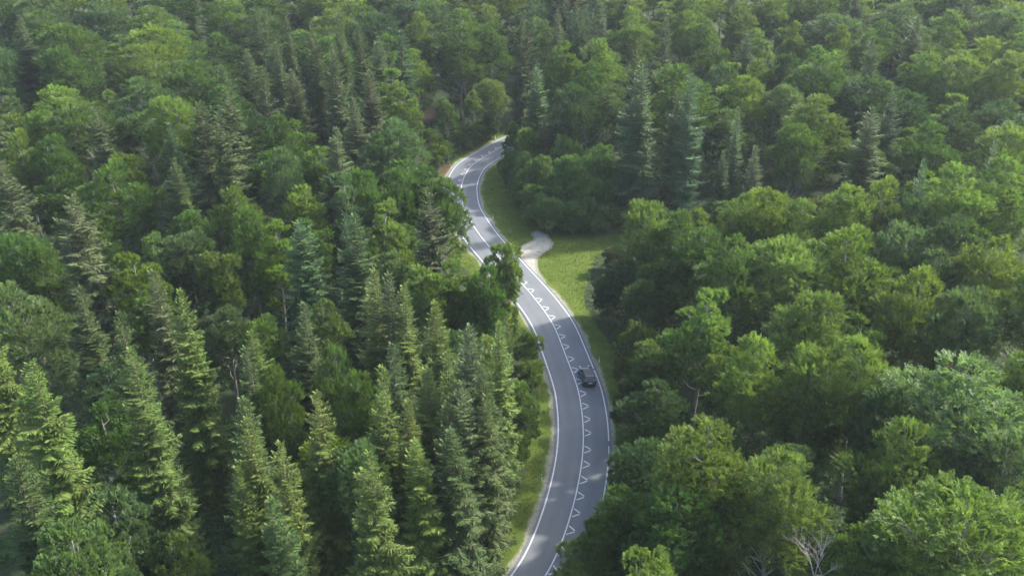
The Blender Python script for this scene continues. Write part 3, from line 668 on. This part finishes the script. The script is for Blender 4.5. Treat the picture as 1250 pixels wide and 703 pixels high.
# ---------------------------------------------------------------- roadside posts
M_PW = simple('post_white', (.8,.8,.78), .45); M_PB = simple('post_black', (.02,.02,.022), .5); M_REF = simple('reflector', (.7,.72,.75), .2, .3)
def post(px, py, label, first=[None]):
    x, y, z = at(px, py)
    d0, sdx, ii = road_dist(x, y)
    sgn = 1 if sdx[0] > 0 else -1; q = RC[ii[0]]+RN[ii[0]]*sgn*4.35; x, y = float(q[0]), float(q[1]); z = -.06
    if first[0] is None:
        r = bpy.data.objects.new('delineator_post', None); col.objects.link(r)
        mb = MB(); prof = [(-.06,-.05),(.06,-.05),(.03,.055),(-.03,.055)]
        def prism(mb, z0, z1, k=1.0, cut=0):
            b = len(mb.v)
            for zz in (z0, z1):
                for (a, c) in prof: mb.v.append(Vector((a*k, c*k, zz-(cut*(c+.05)/.105 if zz == z1 else 0))))
            for j in range(4): mb.f.append((b+j, b+(j+1) % 4, b+4+(j+1) % 4, b+4+j))
            mb.f.append((b+3, b+2, b+1, b)); mb.f.append((b+4, b+5, b+6, b+7))
        prism(mb, 0, 1.05, 1.0, .06); link('shaft', mb.mesh('shaft', M_PW, False), r)
        mb = MB(); prism(mb, .70, .92, 1.06); bd = link('black_band', mb.mesh('black_band', M_PB, False), r)
        mb = MB(); mb.box((0, -.056, .81), (.05, .012, .16)); link('reflector', mb.mesh('reflector', M_REF, False), bd)
        first[0] = r
    else:
        s = first[0]; r = s.copy(); col.objects.link(r)
        for ch in s.children:
            c = ch.copy(); col.objects.link(c); c.parent = r
            for g2 in ch.children:
                e = g2.copy(); col.objects.link(e); e.parent = c
    r.location = (x, y, z); t = RT[ii[0]]; r.rotation_euler[2] = math.atan2(t[1], t[0])-math.pi/2
    r['label'] = label; r['category'] = 'roadside post'; r['group'] = 'delineator posts along the road'
post(733, 441, 'white delineator post on right gravel shoulder just past the black car')
post(547, 203, 'white delineator post on the outside of the far bend by bare soil')
post(601, 170, 'white delineator post furthest away, beyond the far bend')
post(602, 267, 'white delineator post on inside grass before the far bend')
post(672, 590, 'white delineator post on left verge at the lower bend')

# ---------------------------------------------------------------- black car
M_BODY = simple('car_paint_black', (.010,.011,.013), .3, 0, .5, .5); M_GLS = simple('car_glass', (.02,.024,.03), .06, 0, .8); M_TYR = simple('tyre_rubber', (.02,.02,.02), .85)
M_RIM = simple('alloy_rim', (.5,.51,.53), .3, .9); M_TAIL = simple('tail_light', (.10,.008,.008), .25); M_HEAD = simple('head_light', (.75,.77,.8), .1, .2)
M_PLATE = simple('number_plate', (.75,.76,.74), .5); M_TRIM = simple('black_trim', (.03,.03,.032), .6)
def car():
    x, y, _ = at(712, 464); d0, sdx, ii = road_dist(x, y); i = int(ii[0])
    q = RC[i]+RN[i]*1.72; t = RT[i]
    r = bpy.data.objects.new('car', None); col.objects.link(r); r.location = (q[0], q[1], .045)
    r.rotation_euler[2] = math.atan2(t[1], t[0])-math.pi/2         # local +y forward
    r.scale = (1.06,)*3; r['label'] = 'black hatchback driving away in the right lane beside the zigzag line'; r['category'] = 'car'
    # lower body: rings along the length (y), each ring in x-z
    st = [(-2.10,.42,.74,.74),(-2.06,.30,.92,.84),(-1.85,.22,.98,.885),(-1.3,.2,.985,.905),(-.3,.19,.96,.91),(.7,.19,.93,.905),(1.15,.2,.90,.895),(1.6,.21,.84,.87),(1.95,.25,.74,.81),(2.12,.34,.62,.70),(2.16,.42,.55,.62)]
    mb = MB(); n = 12
    for (yy, z0, z1, hw) in st:
        ring = [(-hw*.86,z0),(-hw*.98,z0+.12),(-hw,z0+(z1-z0)*.5),(-hw*.985,z1-.1),(-hw*.93,z1-.02),(-hw*.5,z1+.015),(hw*.5,z1+.015),(hw*.93,z1-.02),(hw*.985,z1-.1),(hw,z0+(z1-z0)*.5),(hw*.98,z0+.12),(hw*.86,z0)]
        for (a, c) in ring: mb.v.append(Vector((a, yy, c)))
    for k in range(len(st)-1):
        for j in range(n): mb.f.append((k*n+j, k*n+(j+1) % n, (k+1)*n+(j+1) % n, (k+1)*n+j))
    mb.f.append(tuple(range(n))); mb.f.append(tuple((len(st)-1)*n+j for j in reversed(range(n))))
    body = link('body', mb.mesh('body', M_BODY), r); sb = body.modifiers.new('sub', 'SUBSURF'); sb.levels = 2; sb.render_levels = 2
    # greenhouse: belt ring to roof ring, glass; roof panel painted
    belt = [(-.80,-1.82,.93),(.80,-1.82,.93),(.83,-.3,.95),(.80,1.0,.90),(-.80,1.0,.90),(-.83,-.3,.95)]
    roof = [(-.60,-1.50,1.40),(.60,-1.50,1.40),(.64,-.4,1.47),(.60,.18,1.44),(-.60,.18,1.44),(-.64,-.4,1.47)]
    def panel(name, ids, pr=0.0, mat=M_GLS):
        m_ = MB(); P = [Vector(belt[a]) for a in ids]+[Vector(roof[a]) for a in reversed(ids)]
        c = sum(P, Vector())/len(P); nn = (P[1]-P[0]).cross(P[-1]-P[0]).normalized()
        if nn.dot(c-Vector((0, c.y*.3, .9))) < 0: nn = -nn
        P2 = [c+(p-c)*.94+nn*.012 for p in P]; P1 = [p-nn*.05 for p in P2]; k = len(P)
        m_.v += P2+P1; m_.f.append(tuple(range(k))); m_.f += [(j, k+j, k+(j+1) % k, (j+1) % k) for j in range(k)]
        link(name, m_.mesh(name, mat, False), r)
    mb = MB(); mb.v += [Vector(p) for p in belt+roof]
    for j in range(6): mb.f.append((j, (j+1) % 6, 6+(j+1) % 6, 6+j))
    mb.f.append((6,7,8,9,10,11)); mb.f.append((5,4,3,2,1,0)); cab = link('cabin', mb.mesh('cabin', M_BODY, False), r)
    bv = cab.modifiers.new('bev', 'BEVEL'); bv.width = .05; bv.segments = 3
    panel('rear_window', [0, 1]); panel('side_window', [1, 2]); panel('side_window', [2, 3]); panel('windscreen', [3, 4]); panel('side_window', [4, 5]); panel('side_window', [5, 0])
    mb = MB(); mb.v += [Vector((a, b, c)) for a, b, c in ((-.57,-1.46,1.418),(.57,-1.46,1.418),(.61,-.4,1.49),(.56,.14,1.46),(-.56,.14,1.46),(-.61,-.4,1.49))]
    mb.v += [v+Vector((0,0,-.04)) for v in mb.v[:6]]; mb.f = [(0,1,2,5),(5,2,3,4)]+[(j, (j+1) % 6, 6+(j+1) % 6, 6+j) for j in range(6)]
    link('roof_panel', mb.mesh('roof_panel', simple('car_roof_paint', (.012,.013,.015), .38, 0, .4, 0), False), r)
    for sx in (-1, 1):
        for yy in (-1.32, 1.33):
            mb = MB(); mb.tube([(sx*.70, yy, .32), (sx*.72, yy, .32), (sx*.89, yy, .32), (sx*.905, yy, .32)], [.26, .32, .32, .27], 24); w = link('wheel', mb.mesh('wheel', M_TYR), r)
            mb = MB(); mb.tube([(sx*.90, yy, .32), (sx*.918, yy, .32)], [.21, .19], 20)
            link('rim', mb.mesh('rim', M_RIM), w)
        mb = MB(); mb.box((sx*1.0, .62, 1.0), (.2, .11, .14)); mb.box((sx*.88, .64, .95), (.14, .05, .05)); mi = link('mirror', mb.mesh('mirror', M_BODY, False), r); b_ = mi.modifiers.new('b', 'BEVEL'); b_.width = .025; b_.segments = 2
        mb = MB(); mb.box((sx*.66, -2.045, .80), (.30, .10, .17)); h = link('tail_light', mb.mesh('tail_light', M_TAIL, False), r); b_ = h.modifiers.new('b', 'BEVEL'); b_.width = .03; b_.segments = 2
        mb = MB(); mb.box((sx*.56, 2.04, .64), (.32, .16, .12)); h = link('headlight', mb.mesh('headlight', M_HEAD, False), r); b_ = h.modifiers.new('b', 'BEVEL'); b_.width = .03; b_.segments = 2
    mb = MB(); mb.box((0, -2.12, .66), (.52, .03, .115)); link('number_plate', mb.mesh('number_plate', M_PLATE, False), r)
    mb = MB(); mb.box((0, -2.06, .36), (1.45, .14, .16)); bp = link('bumper', mb.mesh('bumper', M_TRIM, False), r); b_ = bp.modifiers.new('b', 'BEVEL'); b_.width = .04; b_.segments = 2
    mb = MB(); mb.box((0, -1.60, 1.435), (1.1, .22, .03)); sp_ = link('spoiler', mb.mesh('spoiler', M_BODY, False), r); b_ = sp_.modifiers.new('b', 'BEVEL'); b_.width = .012; b_.segments = 2
    mb = MB(); mb.box((-.1, -1.71, 1.20), (.5, .02, .02)); link('wiper', mb.mesh('wiper', M_TRIM, False), r)
car()

# ---------------------------------------------------------------- undergrowth and verge grass (stuff)
def scatter(n, area, fn):
    x = rng.uniform(area[0], area[1], n); y = rng.uniform(area[2], area[3], n); return x[fn(x, y)], y[fn(x, y)]
def tzv(x, y): return np.concatenate([np.atleast_1d(terrain(x[i:i+4000], y[i:i+4000])) for i in range(0, len(x), 4000)])
x = rng.uniform(-1, 1, 60000); y = 55+215*rng.random(60000)**1.3; x = x*(14+y*.55)
d_, s__, _ = road_dist(x, y); ig = inpoly(x, y, grass_w)
cln = np.hypot(x-cl[0], y-cl[1]) < 4.5
patch = np.sin(x*.31+1)*np.sin(y*.27)+np.sin(x*.11+y*.13) > -1.2
ok = (d_ > 8.3) & ~ig & ~cln & patch; x, y = x[ok], y[ok]; z = tzv(x, y)
O = np.stack([x, y, z+rng.uniform(.05, 1.0, len(x))**1.0*(1.0+.9*np.sin(x*.7+2)*np.sin(y*.6))], 1); D = rng.normal(0, 1, O.shape); D[:,2] = rng.uniform(.1, .9, len(x)); Nn = np.array([0,0,1.])+rng.normal(0, .3, O.shape)
V, F, C = sprays(O, D, Nn, rng.uniform(.6, 1.3, len(x)), rng, 4, .22, .40)
o = link('undergrowth', mesh_np('undergrowth', V, F, M_LEAF, ('leaf', C))); o.color = (.04,.095,.025,1)
o['kind'] = 'stuff'; o['label'] = 'low leafy undergrowth on the dark forest floor'; o['category'] = 'undergrowth'
# grass tufts
def grass_blades(n, lo, hi, name, label, colr, hh=(.10,.3), extra=True):
    x = rng.uniform(-26, 40, n); y = rng.uniform(64, 222, n); d_, s__, _ = road_dist(x, y); ig = inpoly(x, y, grass_w); gv = inpoly(x, y, gravel_w)
    m = (((d_ > lo) & (d_ < hi)) | (ig & (d_ > lo))) & ~gv; x, y = x[m], y[m]; z = tzv(x, y); k = len(x)
    P = np.stack([x, y, z-.02], 1); D = unit(np.stack([rng.normal(0, .35, k), rng.normal(0, .35, k), np.ones(k)], 1)); Nn = unit(rng.normal(0, 1, (k, 3))); Nn = unit(Nn-D*np.sum(Nn*D, 1, keepdims=True))
    L = rng.uniform(*hh, k); V, F = leaf_quads(P, D, Nn, L, rng.uniform(.05, .12, k))
    C = np.stack([rng.random(k), rng.random(k)*.5, rng.random(k)], 1)
    o = link(name, mesh_np(name, V, F, M_LEAF, ('leaf', np.repeat(C, 4, axis=0)))); o.color = (*colr, 1); o['kind'] = 'stuff'; o['label'] = label; o['category'] = 'grass'
grass_blades(170000, 4.7, 9.5, 'verge_grass', 'short bright green grass on the verges and the clearing', (.074,.114,.016))

# ---------------------------------------------------------------- haze
def haze():
    mb = MB(); mb.box((0, 950, 38.5), (1820, 2520, 88)); m, nt, o_ = new_mat('haze_air'); v = N(nt, 'ShaderNodeVolumePrincipled')
    v.inputs['Color'].default_value = (.82,.92,1,1); v.inputs['Density'].default_value = .00011; v.inputs['Anisotropy'].default_value = .2
    nt.links.new(v.outputs[0], o_.inputs['Volume']); me = mb.mesh('haze', m, False); h = link('haze', me); h['kind'] = 'stuff'; h['label'] = 'thin bluish air haze over the whole forest'; h['category'] = 'haze'
USE_HAZE = True
if USE_HAZE: haze()
